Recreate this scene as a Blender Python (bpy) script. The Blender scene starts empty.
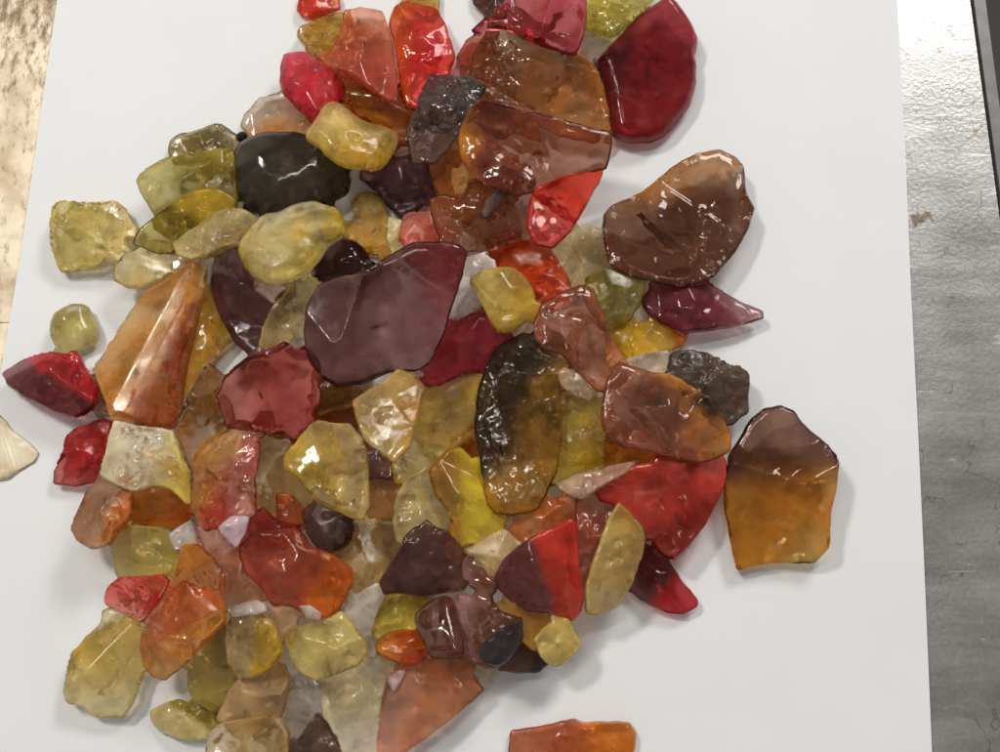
import bpy, math, random
import numpy as np
from mathutils import Vector, noise
from mathutils.geometry import delaunay_2d_cdt

S = 0.00024                 # metres per photo pixel on the sheet
F = 1150.0                  # focal length in photo pixels
TILT = math.radians(13.5)
D = F * S
sc = bpy.context.scene

# ------------------------------------------------------------------ camera
cd = bpy.data.cameras.new("camera"); cam = bpy.data.objects.new("camera", cd)
sc.collection.objects.link(cam); sc.camera = cam
cam.location = (0, -D * math.sin(TILT), D * math.cos(TILT))
cam.rotation_euler = (TILT, 0, 0)
cd.sensor_width = 36.0; cd.lens = 36.0 * F / 1000.0
cd.clip_start = 0.005; cd.clip_end = 20.0

# ------------------------------------------------------------------ light
w = bpy.data.worlds.new("World"); sc.world = w; w.use_nodes = True
w.node_tree.nodes["Background"].inputs[0].default_value = (1.0, 0.99, 0.975, 1)
w.node_tree.nodes["Background"].inputs[1].default_value = 0.27

def area(name, loc, target, sx, sy, power, col):
    ld = bpy.data.lights.new(name, 'AREA'); ld.shape = 'RECTANGLE'
    ld.size = sx; ld.size_y = sy; ld.energy = power; ld.color = col
    o = bpy.data.objects.new(name, ld); sc.collection.objects.link(o)
    o.location = loc
    o.rotation_euler = (Vector(target) - Vector(loc)).to_track_quat('-Z', 'Y').to_euler()
    return o
area("ceiling_panel", (-0.42, 0.36, 0.80), (0, 0, 0), 0.13, 0.09, 3.4, (1.0, 0.98, 0.945))
area("ceiling_tube", (-0.10, 0.26, 0.95), (0, 0, 0), 0.45, 0.02, 1.6, (1.0, 0.99, 0.98))
area("window_light", (0.52, 0.86, 0.86), (0.05, 0.05, 0), 0.34, 0.30, 6.6, (0.97, 0.985, 1.0))

sc.view_settings.view_transform = 'Standard'
try: sc.view_settings.look = 'None'
except Exception: pass
sc.view_settings.exposure = 0.0
sc.view_settings.gamma = 1.0
cy = sc.cycles
cy.use_adaptive_sampling = True; cy.adaptive_threshold = 0.06; cy.adaptive_min_samples = 24
cy.max_bounces = 10; cy.transmission_bounces = 10; cy.diffuse_bounces = 4; cy.glossy_bounces = 4
cy.use_denoising = True
cy.sample_clamp_indirect = 6.0
cy.caustics_reflective = True; cy.caustics_refractive = True
cy.blur_glossy = 0.3

# ------------------------------------------------------------------ projection
CT, ST = math.cos(TILT), math.sin(TILT)
CAM = np.array([0, -D * ST, D * CT]) / S
def rays(px):
    px = np.asarray(px, float)
    x = (px[:, 0] - 500) / F; y = -(px[:, 1] - 376) / F; z = -np.ones(len(px))
    return np.stack([x, y * CT - z * ST, y * ST + z * CT], 1)
def unproject(px, z0=0.0, a=0.0, b=0.0, c=(0, 0)):
    """photo pixels -> points (in pixel-sized units) on the plane z = z0 + a(x-cx) + b(y-cy)"""
    d = rays(px)
    num = z0 + a * (CAM[0] - c[0]) + b * (CAM[1] - c[1]) - CAM[2]
    t = num / (d[:, 2] - a * d[:, 0] - b * d[:, 1])
    return (CAM + d * t[:, None])[:, :2]

# ------------------------------------------------------------------ node helpers
def lin(c):
    return [((v / 255) / 12.92 if v / 255 <= 0.04045 else ((v / 255 + 0.055) / 1.055) ** 2.4) for v in c]
def new_mat(name):
    m = bpy.data.materials.new(name); m.use_nodes = True
    nt = m.node_tree; nt.nodes.clear()
    return m, nt, nt.nodes, nt.links
def N(nt, kind, **kw):
    n = nt.nodes.new(kind)
    for k, v in kw.items(): setattr(n, k, v)
    return n
def rgba(c): return (c[0], c[1], c[2], 1.0)

def mesh_obj(name, verts, faces, mat, parent=None, smooth=False):
    me = bpy.data.meshes.new(name); me.from_pydata([tuple(v) for v in verts], [], faces)
    me.validate(); me.update()
    if mat: me.materials.append(mat)
    if smooth: me.polygons.foreach_set('use_smooth', [True] * len(me.polygons))
    o = bpy.data.objects.new(name, me); sc.collection.objects.link(o)
    if parent: o.parent = parent
    return o
def prism(poly, z0, z1):
    n = len(poly)
    v = [(p[0], p[1], z0) for p in poly] + [(p[0], p[1], z1) for p in poly]
    f = [tuple(range(n, 2 * n)), tuple(reversed(range(n)))]
    f += [(i, (i + 1) % n, n + (i + 1) % n, n + i) for i in range(n)]
    return v, f
def ccw(p):
    p = [tuple(q) for q in p]
    a = sum(p[i][0] * p[(i + 1) % len(p)][1] - p[(i + 1) % len(p)][0] * p[i][1] for i in range(len(p)))
    return p if a > 0 else p[::-1]

# ------------------------------------------------------------------ the surfaces under the stones
def metal_mat():
    m, nt, nd, L = new_mat("galvanised_steel")
    out = N(nt, 'ShaderNodeOutputMaterial'); p = N(nt, 'ShaderNodeBsdfPrincipled')
    tc = N(nt, 'ShaderNodeTexCoord')
    def noise_n(scale, det, vec, rough=0.6):
        n = N(nt, 'ShaderNodeTexNoise'); n.inputs['Scale'].default_value = scale
        n.inputs['Detail'].default_value = det; n.inputs['Roughness'].default_value = rough
        L.new(vec, n.inputs['Vector']); return n
    def ramp(src, stops):
        r = N(nt, 'ShaderNodeValToRGB')
        e = r.color_ramp.elements
        e[0].position, e[0].color = stops[0][0], rgba(stops[0][1])
        e[1].position, e[1].color = stops[-1][0], rgba(stops[-1][1])
        for s in stops[1:-1]:
            q = e.new(s[0]); q.color = rgba(s[1])
        L.new(src, r.inputs[0]); return r
    def mix(f, a, b):
        x = N(nt, 'ShaderNodeMix', data_type='RGBA')
        L.new(f, x.inputs[0])
        for s, i in ((a, 6), (b, 7)):
            if isinstance(s, (tuple, list)): x.inputs[i].default_value = rgba(s)
            else: L.new(s, x.inputs[i])
        return x.outputs[2]
    obj = tc.outputs['Object']
    mp = N(nt, 'ShaderNodeMapping'); mp.inputs['Scale'].default_value = (25, 160, 1); mp.inputs['Rotation'].default_value = (0, 0, -0.5)
    L.new(obj, mp.inputs[0])
    big = noise_n(34, 5, obj); fine = noise_n(900, 3, obj); streak = noise_n(1.0, 6, mp.outputs[0], 0.7)
    base = ramp(big.outputs[0], [(0.3, (0.37, 0.352, 0.325)), (0.7, (0.54, 0.52, 0.485))]).outputs[0]
    st = ramp(streak.outputs[0], [(0.38, (0.62,) * 3), (0.62, (1.08,) * 3)])
    mul = N(nt, 'ShaderNodeMix', data_type='RGBA', blend_type='MULTIPLY'); mul.inputs[0].default_value = 0.55
    L.new(base, mul.inputs[6]); L.new(st.outputs[0], mul.inputs[7])
    f2 = ramp(fine.outputs[0], [(0.3, (0.75,) * 3), (0.7, (1.1,) * 3)])
    mul2 = N(nt, 'ShaderNodeMix', data_type='RGBA', blend_type='MULTIPLY'); mul2.inputs[0].default_value = 0.5
    L.new(mul.outputs[2], mul2.inputs[6]); L.new(f2.outputs[0], mul2.inputs[7])
    # rust-brown blots, wandering brown lines, pale scuffs and fine scratches
    sc1 = noise_n(80, 5, obj, 0.7)
    rust = ramp(sc1.outputs[0], [(0.655, (0,) * 3), (0.70, (0.85,) * 3)])
    col = mix(rust.outputs[0], mul2.outputs[2], (0.17, 0.12, 0.075))
    ln = noise_n(62, 3, obj, 0.55)
    line = ramp(ln.outputs[0], [(0.470, (0,) * 3), (0.478, (1,) * 3), (0.486, (0,) * 3)])
    brk = ramp(noise_n(95, 3, obj, 0.6).outputs[0], [(0.50, (0,) * 3), (0.58, (0.8,) * 3)])
    lm = N(nt, 'ShaderNodeMath', operation='MULTIPLY'); L.new(line.outputs[0], lm.inputs[0]); L.new(brk.outputs[0], lm.inputs[1])
    col = mix(lm.outputs[0], col, (0.20, 0.13, 0.07))
    mp2 = N(nt, 'ShaderNodeMapping'); mp2.inputs['Scale'].default_value = (70, 190, 1); mp2.inputs['Location'].default_value = (3.1, 7.7, 0); mp2.inputs['Rotation'].default_value = (0, 0, -0.35)
    L.new(obj, mp2.inputs[0])
    sc2 = noise_n(1.0, 5, mp2.outputs[0], 0.65)
    pale = ramp(sc2.outputs[0], [(0.655, (0,) * 3), (0.70, (0.7,) * 3)])
    col = mix(pale.outputs[0], col, (0.82, 0.80, 0.76))
    mp3 = N(nt, 'ShaderNodeMapping'); mp3.inputs['Scale'].default_value = (38, 1700, 1); mp3.inputs['Location'].default_value = (1.7, 2.2, 0)
    L.new(obj, mp3.inputs[0])
    sc3 = noise_n(1.0, 2, mp3.outputs[0], 0.5)
    scr = ramp(sc3.outputs[0], [(0.70, (0,) * 3), (0.74, (0.7,) * 3)])
    col = mix(scr.outputs[0], col, (0.85, 0.83, 0.80))
    L.new(col, p.inputs['Base Color'])
    p.inputs['Metallic'].default_value = 0.8
    rr = N(nt, 'ShaderNodeMapRange'); rr.inputs[3].default_value = 0.25; rr.inputs[4].default_value = 0.42
    L.new(big.outputs[0], rr.inputs[0]); L.new(rr.outputs[0], p.inputs['Roughness'])
    bp = N(nt, 'ShaderNodeBump'); bp.inputs['Strength'].default_value = 0.25; bp.inputs['Distance'].default_value = 0.0003
    L.new(fine.outputs[0], bp.inputs['Height']); L.new(bp.outputs[0], p.inputs['Normal'])
    L.new(p.outputs[0], out.inputs[0])
    return m

def plain_mat(name, col, rough, metal=0.0, var=0.15, scale=200):
    m, nt, nd, L = new_mat(name)
    out = N(nt, 'ShaderNodeOutputMaterial'); p = N(nt, 'ShaderNodeBsdfPrincipled')
    tc = N(nt, 'ShaderNodeTexCoord'); n = N(nt, 'ShaderNodeTexNoise'); n.inputs['Scale'].default_value = scale; n.inputs['Detail'].default_value = 5
    L.new(tc.outputs['Object'], n.inputs['Vector'])
    r = N(nt, 'ShaderNodeValToRGB'); r.color_ramp.elements[0].position = 0.3; r.color_ramp.elements[1].position = 0.7
    r.color_ramp.elements[0].color = rgba([c * (1 - var) for c in col]); r.color_ramp.elements[1].color = rgba([c * (1 + var) for c in col])
    L.new(n.outputs[0], r.inputs[0]); L.new(r.outputs[0], p.inputs['Base Color'])
    p.inputs['Roughness'].default_value = rough; p.inputs['Metallic'].default_value = metal
    b = N(nt, 'ShaderNodeBump'); b.inputs['Strength'].default_value = 0.15; b.inputs['Distance'].default_value = 0.0002
    L.new(n.outputs[0], b.inputs['Height']); L.new(b.outputs[0], p.inputs['Normal'])
    L.new(p.outputs[0], out.inputs[0])
    return m

def board_mat():
    m, nt, nd, L = new_mat("weathered_board")
    out = N(nt, 'ShaderNodeOutputMaterial'); p = N(nt, 'ShaderNodeBsdfPrincipled')
    tc = N(nt, 'ShaderNodeTexCoord')
    mp = N(nt, 'ShaderNodeMapping'); mp.inputs['Scale'].default_value = (420, 190, 1)
    L.new(tc.outputs['Object'], mp.inputs[0])
    def nz(scale, det, vec, rough=.6):
        n = N(nt, 'ShaderNodeTexNoise'); n.inputs['Scale'].default_value = scale; n.inputs['Detail'].default_value = det
        n.inputs['Roughness'].default_value = rough; L.new(vec, n.inputs['Vector']); return n
    a = nz(1.0, 5, mp.outputs[0], .7); b = nz(75, 4, tc.outputs['Object'])
    r = N(nt, 'ShaderNodeValToRGB'); e = r.color_ramp.elements
    e[0].position = 0.34; e[0].color = (0.60, 0.44, 0.27, 1); e[1].position = 0.56; e[1].color = (0.94, 0.79, 0.57, 1)
    L.new(b.outputs[0], r.inputs[0])
    # grime: more speckle at the far end of the board
    sep = N(nt, 'ShaderNodeSeparateXYZ'); L.new(tc.outputs['Object'], sep.inputs[0])
    g = N(nt, 'ShaderNodeMapRange'); g.inputs[1].default_value = 0.062; g.inputs[2].default_value = 0.104
    g.inputs[3].default_value = 0.0; g.inputs[4].default_value = 0.17; L.new(sep.outputs['Y'], g.inputs[0])
    add = N(nt, 'ShaderNodeMath', operation='SUBTRACT'); L.new(a.outputs[0], add.inputs[0]); L.new(g.outputs[0], add.inputs[1])
    sp = N(nt, 'ShaderNodeValToRGB'); e = sp.color_ramp.elements
    e[0].position = 0.27; e[0].color = (1, 1, 1, 1); e[1].position = 0.45; e[1].color = (0, 0, 0, 1)
    L.new(add.outputs[0], sp.inputs[0])
    mx = N(nt, 'ShaderNodeMix', data_type='RGBA'); L.new(sp.outputs[0], mx.inputs[0]); L.new(r.outputs[0], mx.inputs[6]); mx.inputs[7].default_value = (0.26, 0.16, 0.08, 1)
    L.new(mx.outputs[2], p.inputs['Base Color']); p.inputs['Roughness'].default_value = 0.6
    bp = N(nt, 'ShaderNodeBump'); bp.inputs['Strength'].default_value = 0.4; bp.inputs['Distance'].default_value = 0.0003
    L.new(a.outputs[0], bp.inputs['Height']); L.new(bp.outputs[0], p.inputs['Normal'])
    L.new(p.outputs[0], out.inputs[0])
    return m

def paper_mat():
    m, nt, nd, L = new_mat("white_sheet")
    out = N(nt, 'ShaderNodeOutputMaterial'); p = N(nt, 'ShaderNodeBsdfPrincipled')
    tc = N(nt, 'ShaderNodeTexCoord'); n = N(nt, 'ShaderNodeTexNoise'); n.inputs['Scale'].default_value = 45; n.inputs['Detail'].default_value = 6
    L.new(tc.outputs['Object'], n.inputs['Vector'])
    r = N(nt, 'ShaderNodeValToRGB'); r.color_ramp.elements[0].position = .3; r.color_ramp.elements[1].position = .7
    r.color_ramp.elements[0].color = (0.785, 0.775, 0.76, 1); r.color_ramp.elements[1].color = (0.81, 0.80, 0.785, 1)
    L.new(n.outputs[0], r.inputs[0]); L.new(r.outputs[0], p.inputs['Base Color'])
    p.inputs['Roughness'].default_value = 0.62; p.inputs['Specular IOR Level'].default_value = 0.25
    n2 = N(nt, 'ShaderNodeTexNoise'); n2.inputs['Scale'].default_value = 2500; L.new(tc.outputs['Object'], n2.inputs['Vector'])
    b = N(nt, 'ShaderNodeBump'); b.inputs['Strength'].default_value = 0.08; b.inputs['Distance'].default_value = 0.0001
    L.new(n2.outputs[0], b.inputs['Height']); L.new(b.outputs[0], p.inputs['Normal'])
    L.new(p.outputs[0], out.inputs[0])
    return m

def P2(pts, z=0.0): return [tuple(q) for q in unproject(pts, z) * S]

paper_t = 0.0009
zt = -0.0012                                     # top of the tables, sheet lies just above
# the sheet
left_edge = [(62, -90), (57, 0), (41, 110), (22, 245), (4, 352), (-22, 500), (-80, 880)]
right_edge = [(942, 880), (932, 752), (924, 560), (918, 430), (911, 290), (905, 140), (897, 0), (893, -90)]
poly = ccw(P2(left_edge + right_edge))
v, f = prism(poly, -paper_t, 0.0)
sheet = mesh_obj("paper_sheet", v, f, paper_mat())
sheet['label'] = "large plain white sheet lying flat under all the loose stones"; sheet['category'] = "sheet"

# the steel table to the right, with its raised lip
zz = zt / S
tab = bpy.data.objects.new("metal_table", None); sc.collection.objects.link(tab)
tab['label'] = "scratched grey steel table with bright glare, right of the white sheet"; tab['category'] = "table"
mm = metal_mat()
v, f = prism(ccw(P2([(304, -420), (950, -420), (962, -160), (970, 0), (1004, 250), (1040, 520), (1090, 900), (1170, 1500), (304, 1500)], zz)), zt - 0.004, zt)
mesh_obj("table_top", v, f, mm, tab)
rim_m = plain_mat("worn_rim", (0.17, 0.155, 0.15), 0.45, 0.4)
v, f = prism(ccw(P2([(952.5, -420), (963, -420), (976, -160), (984, 0), (1017, 250), (1054, 520), (1100, 900), (1182, 1500), (1172.5, 1500), (1092.5, 900), (1042.5, 520), (1006.5, 250), (972.5, 0), (964.5, -160)], zz)), zt - 0.006, zt + 0.0008)
mesh_obj("rim", v, f, rim_m, tab)
# the pale board to the left
bd = bpy.data.objects.new("wooden_board", None); sc.collection.objects.link(bd)
bd['label'] = "pale tan speckled wooden board showing left of the white sheet"; bd['category'] = "board"
bm_ = board_mat()
for pl in ([(-220, -420), (300, -420), (300, 321), (4, 322), (-220, 327)],
           [(-220, 328), (4, 323), (300, 322), (300, 1500), (-320, 1500)]):
    v, f = prism(ccw(P2(pl, zz)), zt - 0.004, zt)
    mesh_obj("plank", v, f, bm_, bd)
# floor far below
fl = mesh_obj("floor", [(-6, -6, -0.75), (6, -6, -0.75), (6, 6, -0.75), (-6, 6, -0.75)], [(0, 1, 2, 3)],
              plain_mat("dark_floor", (0.075, 0.068, 0.058), 0.7, 0, 0.3, 3))
fl['kind'] = 'structure'

# ------------------------------------------------------------------ the stones: outline in photo pixels, colours, facets
G = []
def st(label, pts, c1, c2=None, z=(0, 0, .5), L=0, **o):
    p = [tuple(float(t) for t in q.split(',')) for q in pts.split()]
    o.update(label=label, px=p, c1=c1, c2=c2 or c1, z=z, L=L); G.append(o)

# --- far end of the pile
st("small orange-red chip at the far tip of the pile, cut by the photo's top edge", "300,-8 296,12 309,19 326,15 341,10 339,-6 318,-14", (205, 62, 42), (190,80,60), m=.3)
st("golden crumbly crystal chunk beside the orange-pink stone at the far end", "296,36 304,26 318,16 344,12 348,42 338,52 330,56 315,50 302,43", (150, 112, 35), (190,145,30), (0, .3, .4), crust=.25, bump=1.2, r=.12, m=.25)
st("orange-pink chunk between the golden crumbly chunk and the red-orange upright stone", "344,10 360,7 382,10 391,34 397,75 398,104 378,96 357,82 331,72 313,54 330,50 340,36", (176, 84, 52), (160,70,55), (60,.2,.5), L=1, m=.3)
st("dark amber stone tucked under the orange-pink chunk, above the pale yellow pebble", "340,76 372,82 398,88 412,112 406,140 392,158 370,150 352,120 343,100", (146, 88, 14), (140,70,20), m=.2, r=.2)
st("tiny golden chip at the photo's top edge atop the tall red-orange stone", "404,-12 401,8 417,9 439,14 440,-6 425,-16", (165, 120, 30), m=.2)
st("tall red stone with orange flanks standing at the far end of the pile", "393,8 406,1 422,5 437,8 448,31 456,57 448,78 432,82 421,100 406,108 399,86 396,52 388,24", (192, 38, 36), (200, 78, 30), (180,.45,.3), L=1, m=.25, r=.12, ridge=(418,5,424,95))
st("smooth cherry-red pebble with a white ring mark at the pile's upper left", "281,57 292,53 309,53 323,65 345,81 344,99 328,106 318,116 310,122 295,107 279,90", (172, 26, 38), (182,36,40), L=1, m=.45, r=.28, rnd=1)
st("smoky clear pebble with amber belly between the cherry-red pebble and the black stone", "240,126 244,114 258,100 278,92 286,98 300,112 310,123 311,130 302,137 286,136 264,137 250,138", (172, 150, 122), (176, 118, 58), (80,.1,.3), m=.25, crust=.15)
st("large glossy black-brown rounded stone at the upper left of the pile", "263,133 290,132 304,134 320,140 340,160 352,176 349,196 328,204 304,206 280,212 260,216 244,204 232,186 230,166 236,148 246,140", (48, 43, 34), (60,46,32), (20,.2,.5), L=1, rnd=1, m=.6, r=.12, crust=.06, bump=.45, nf=0)
st("tiny black chip wedged by the black stone's upper left rim", "237,134 242,131 247,133 247,141 241,144 237,141", (26, 22, 18), m=.6, r=.1)
st("pale lemon pebble shaped like a bean lying across the cherry-red and black stones", "305,134 312,126 316,118 324,106 334,102 344,106 358,118 372,125 388,128 400,136 396,150 388,164 376,172 360,170 342,168 326,157 318,147 306,142", (184, 160, 92), (190, 158, 66), (80,.1,.4), L=2, m=.45, r=.35, bump=.8, rnd=1)
st("dull purple stone wedged beside the black stone's right end", "358,178 380,168 406,157 426,160 438,180 430,198 416,214 402,219 388,208 378,194", (84, 50, 54), (60,30,32), (95,.3,.4), m=.5, r=.22)
st("glassy grey-violet chunk leaning over the purple stone, full of white glints", "430,73 448,75 471,76 487,86 480,104 466,126 448,150 434,164 412,164 405,132 417,109 422,88", (66, 59, 54), (84, 62, 54), (110,.2,.4), L=2, m=.5, r=.15, bump=2.4)
st("small dull olive-brown stone at the pile's upper left, behind the big olive stone", "169,140 178,134 196,131 212,125 222,124 238,135 236,150 220,160 200,162 176,160 168,154", (116, 98, 48), (100,84,44), m=.4, r=.35, bump=.8)
st("big green-olive stone at the pile's upper left corner", "166,157 188,155 212,151 234,148 236,168 240,200 222,208 196,216 172,224 156,218 143,198 135,180 146,168", (130, 114, 34), (104, 84, 26), (50,.3,.4), L=1, m=.3, r=.3)
st("dark olive sliver with a glowing yellow band below the big green-olive stone", "132,244 140,228 156,216 174,203 196,190 218,188 238,200 230,216 208,226 188,232 176,246 174,254 158,255 142,248", (112, 94, 18), (186, 152, 22), (-60,.1,.25), L=2, m=.25, r=.2, ridge=(140,244,230,196))
st("long frosted khaki stone between the olive sliver and the pale lemon oval", "171,242 192,228 216,215 240,207 258,217 250,234 237,246 212,258 188,260 176,254", (160, 140, 86), (146,124,72), (40,.2,.5), L=2, m=.5, r=.42, bump=.7)
st("long pale straw-coloured stone beside the crusty yellow square block", "113,280 114,268 124,256 134,250 152,253 170,252 186,256 202,262 184,272 170,276 156,285 144,291 128,289", (172, 154, 92), (150,125,70), (0,.5,.4), L=1, m=.5, r=.38)
st("crusty square yellow block standing apart at the left of the pile", "53,210 65,203 88,202 112,200 127,208 134,224 128,248 114,261 99,270 81,271 62,273 55,261 52,237", (168, 148, 66), (176,156,92), (0,.2,.4), m=.45, r=.3, crust=.5, bump=1.8)
st("small greenish-yellow disc by the left edge above the maroon and red wedge", "64,307 75,303 88,305 92,315 100,331 98,344 80,352 62,356 51,341 50,326 55,314", (152, 140, 72), (178,164,100), (40,.3,.4), m=.4, r=.3, rnd=1)
st("maroon wedge with a bright red top, leftmost stone of the pile", "1,373 22,360 53,352 70,355 76,349 84,362 91,374 100,388 98,406 84,416 73,418 53,412 24,398 8,386", (82, 36, 36), (186, 28, 32), (-60,.15,.12), m=.4, r=.2, crust=.12, L=1)
st("small smoky clear chip against the maroon and red wedge's right end", "92,374 101,380 108,396 107,412 95,414 87,406 89,390", (136, 120, 92), m=.25, r=.1, bump=1.2)
st("raspberry-red chunk below the maroon and red wedge", "94,421 104,418 112,421 112,432 106,456 95,483 75,487 53,484 54,470 64,454 68,437 79,428", (172, 38, 36), (160,56,52), (100,.4,.3), m=.4, r=.25, L=1)
st("cream-white opaque shard cut off by the photo's left edge", "-16,408 0,414 13,430 33,445 39,453 36,461 18,472 9,479 -16,482", (226, 212, 178), m=.97, r=.5, flat=1)
st("long glassy amber prism with a bright pink streak at the left of the pile", "198,261 208,270 204,300 194,340 186,380 181,424 174,430 141,429 114,426 107,405 101,388 92,370 110,345 130,315 144,296 165,284 185,270", (184, 122, 34), (128, 46, 12), (28,.30,.14), L=1, m=.2, r=.16, ridge=(203,268,122,420), bump=.2, th=1.0, rw=.5, tilt=(0.0,-.07), nf=0, rk=.9)
st("thin yellow-amber stone right of the long glassy amber prism", "204,284 212,290 224,318 234,340 216,356 206,376 192,410 180,426 176,400 182,350 190,306", (192, 142, 46), (190,150,60), m=.3, r=.2)
st("dark plum stone with amber edge right of the amber prism's tip", "212,270 218,258 236,242 252,262 270,276 288,284 282,300 268,325 260,352 250,356 234,342 221,320 210,290", (74, 40, 38), (96,48,42), (-40,.2,.5), L=1, m=.5, r=.22, ridge=(236,262,262,330))
st("pale lemon oval pebble below the glossy black stone", "237,248 249,229 264,214 277,214 298,203 319,202 324,205 342,209 347,236 330,245 317,266 293,282 272,287 251,276 241,262", (172, 152, 86), (184, 154, 52), (30,.35,.35), L=3, m=.42, r=.35, bump=.7, rnd=1)
st("tiny dark wine bead with bright glints above the big plum slab", "321,253 334,241 350,238 366,248 372,262 362,276 340,284 324,284 312,270", (62, 30, 32), m=.35, r=.05, rnd=1, bump=1.2, L=1)
st("big plum-brown slab at the middle of the pile, largest of the purple stones", "319,284 340,277 366,271 389,255 412,242 441,241 459,244 467,252 463,276 452,308 444,336 430,364 415,372 392,372 362,385 338,388 322,378 309,364 303,335 306,305", (68, 34, 30), (96, 26, 28), (-10,.6,.3), L=3, m=.6, r=.22, rk=.6, ridge=(330,290,345,385), th=.8, bump=.35, nf=3, tilt=(-.13,.12))
st("long frosted khaki shard left of the big plum slab", "319,278 306,276 290,287 272,310 263,328 258,346 272,356 290,350 304,330 314,300", (166, 146, 90), L=2, m=.5, r=.4)
st("upright amber stone between the lemon oval and the purple stone", "360,192 376,192 385,204 390,220 394,242 388,256 368,254 350,240 349,224 354,214 350,204", (166, 122, 46), (150,120,60), (-80,.4,.3), m=.35, r=.28)
st("pale yellowish clear chip below the purple stone, above the plum slab", "388,216 404,220 408,244 394,256 386,240", (196, 178, 118), m=.25)
st("salmon-red patch-like stone above the far edge of the plum slab", "402,216 424,212 440,226 444,252 412,256 398,240", (182, 76, 54), m=.4, r=.3)
st("glassy rust-brown broken rock full of glints left of the bright scarlet shard", "428,198 444,194 460,198 476,186 500,182 514,184 532,190 530,222 518,240 490,252 466,252 440,240 433,224", (124, 74, 46), (112,66,48), (0,.2,.5), m=.3, r=.07, bump=1.8, L=1)
st("thin grey-brown crystal lying on the glassy rust-brown rock", "498,187 508,182 511,192 496,208 486,220 481,212 489,198", (98, 80, 76), m=.4, r=.05, L=2, bump=1.2)
st("orange-brown stone under the left end of the long mahogany slab", "428,168 444,150 462,134 484,138 504,168 514,188 500,202 470,206 448,202 434,188", (156, 84, 30), (150,70,36), m=.3, r=.15)
st("small peach chip set on the orange-brown stone", "452,167 464,170 471,180 466,192 461,197 455,194 450,182", (176, 132, 82), m=.5, r=.3, L=1)
st("long mahogany slab with gold left edge lying below the honey-brown slab", "478,103 488,103 520,110 540,116 560,119 584,125 612,132 612,148 610,160 606,170 584,176 560,182 536,192 516,197 490,187 472,176 459,156 458,134 466,118", (112, 52, 36), (160, 108, 44), (180,.85,.15), L=2, m=.3, r=.09, bump=.55, ridge=(480,108,608,145), nf=2, rk=.8, tilt=(-.06,.1))
st("large honey-brown slab at the far end beside the big crimson oval", "490,27 505,20 526,32 544,45 575,58 594,66 604,86 611,112 612,132 596,132 560,126 526,116 492,108 480,92 470,72 474,50", (112, 66, 36), (154, 92, 32), (45,.2,.4), L=1, m=.32, r=.12, bump=.8, rk=.6)
st("small brick-red stone on the left flank of the honey-brown slab", "455,58 466,42 479,34 492,38 490,62 489,78 468,80", (156, 66, 46), m=.3, r=.15)
st("dark raspberry stone cut by the photo's top edge above the honey-brown slab", "470,31 484,18 504,3 510,-16 588,-16 587,0 587,18 583,40 576,57 554,51 536,45 508,28 489,28 479,34", (132, 28, 32), (140, 36, 40), (0,.2,.5), L=2, m=.42, r=.2, ridge=(560,-10,545,50), nf=2, tilt=(.05,.02))
st("dark maroon chip at the photo's top edge left of the dark raspberry stone", "471,-10 473,4 486,15 504,5 508,-12", (74, 42, 36), m=.5, r=.12)
st("bright yellow-green stone at the photo's top edge left of the crimson oval", "585,-14 586,24 593,32 612,37 634,22 654,4 656,-14", (165, 145, 22), (130,112,40), (60,.3,.4), m=.15, r=.08, bump=1.3, L=1)
st("colourless clear stone below the bright yellow-green one", "580,30 598,28 616,34 612,46 598,62 584,62 570,58", (214, 206, 194), m=.55, r=.1)
st("big crimson oval lying at the pile's far right end", "667,-4 656,5 634,20 617,39 595,62 600,76 606,100 613,138 632,144 648,144 664,138 679,122 691,104 696,83 696,65 694,57 698,42 690,23 677,6", (126, 16, 20), (88, 10, 14), (195,.55,.15), L=1, ng=1, m=.42, r=.2, rk=.6, tilt=(-.1,.06), th=.7, nf=0, bump=.3)
st("bright scarlet shard sticking out right of the glassy rust-brown rock", "528,206 534,190 560,180 584,174 604,170 600,182 594,191 584,211 571,232 553,249 534,246 526,228", (205, 42, 18), (170,40,42), (100,.5,.3), L=2, m=.35, r=.12, bump=.3)
st("vivid orange stone between the plum slab and the yellow-olive chunks", "486,254 506,243 532,241 550,248 560,263 569,279 568,290 552,302 530,298 512,284 494,272", (200, 74, 10), (190,60,16), m=.4, r=.25)
st("round mustard-yellow disc right of the big plum slab", "467,281 480,270 506,266 521,271 532,284 537,302 532,318 508,335 495,331 482,307 475,294", (188, 164, 76), (180,150,64), L=2, m=.5, r=.35, rnd=1)
st("greyish clear chip between the plum slab and the mustard-yellow disc", "466,258 480,252 496,262 500,290 486,312 470,319 456,323 457,292", (200, 192, 184), m=.55, r=.12)
st("rose-red stone tucked under the right end of the plum slab", "440,334 460,318 482,310 512,332 498,349 486,372 462,376 446,384 432,390 422,384 426,362", (166, 38, 44), (150,30,40), L=1, m=.5, r=.3)
st("pale khaki rough stone left of the big brown crusted stone", "550,250 571,230 590,226 606,234 610,256 614,278 590,284 571,288 560,268", (164, 148, 96), m=.45, r=.3, bump=.8)
st("olive-green stone below the pale khaki rough stone", "584,279 600,270 618,272 646,288 640,306 628,323 612,329 600,318 592,298", (134, 118, 48), (112,98,44), (70,.2,.3), m=.4, r=.3, L=1)
st("big brown stone with crusted white rim at the pile's right, nearest the crimson oval", "603,215 609,207 622,202 640,194 658,178 681,161 697,153 720,149 736,157 744,166 746,192 755,208 749,228 736,252 713,278 694,285 676,287 655,283 632,278 609,266 604,244 602,228", (80, 42, 26), (124, 76, 32), (-110,.5,.3), L=2, m=.5, r=.16, crust=.42, bump=.5, ridge=(622,204,662,284), nf=2, tilt=(-.1,-.03), th=.75)
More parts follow.
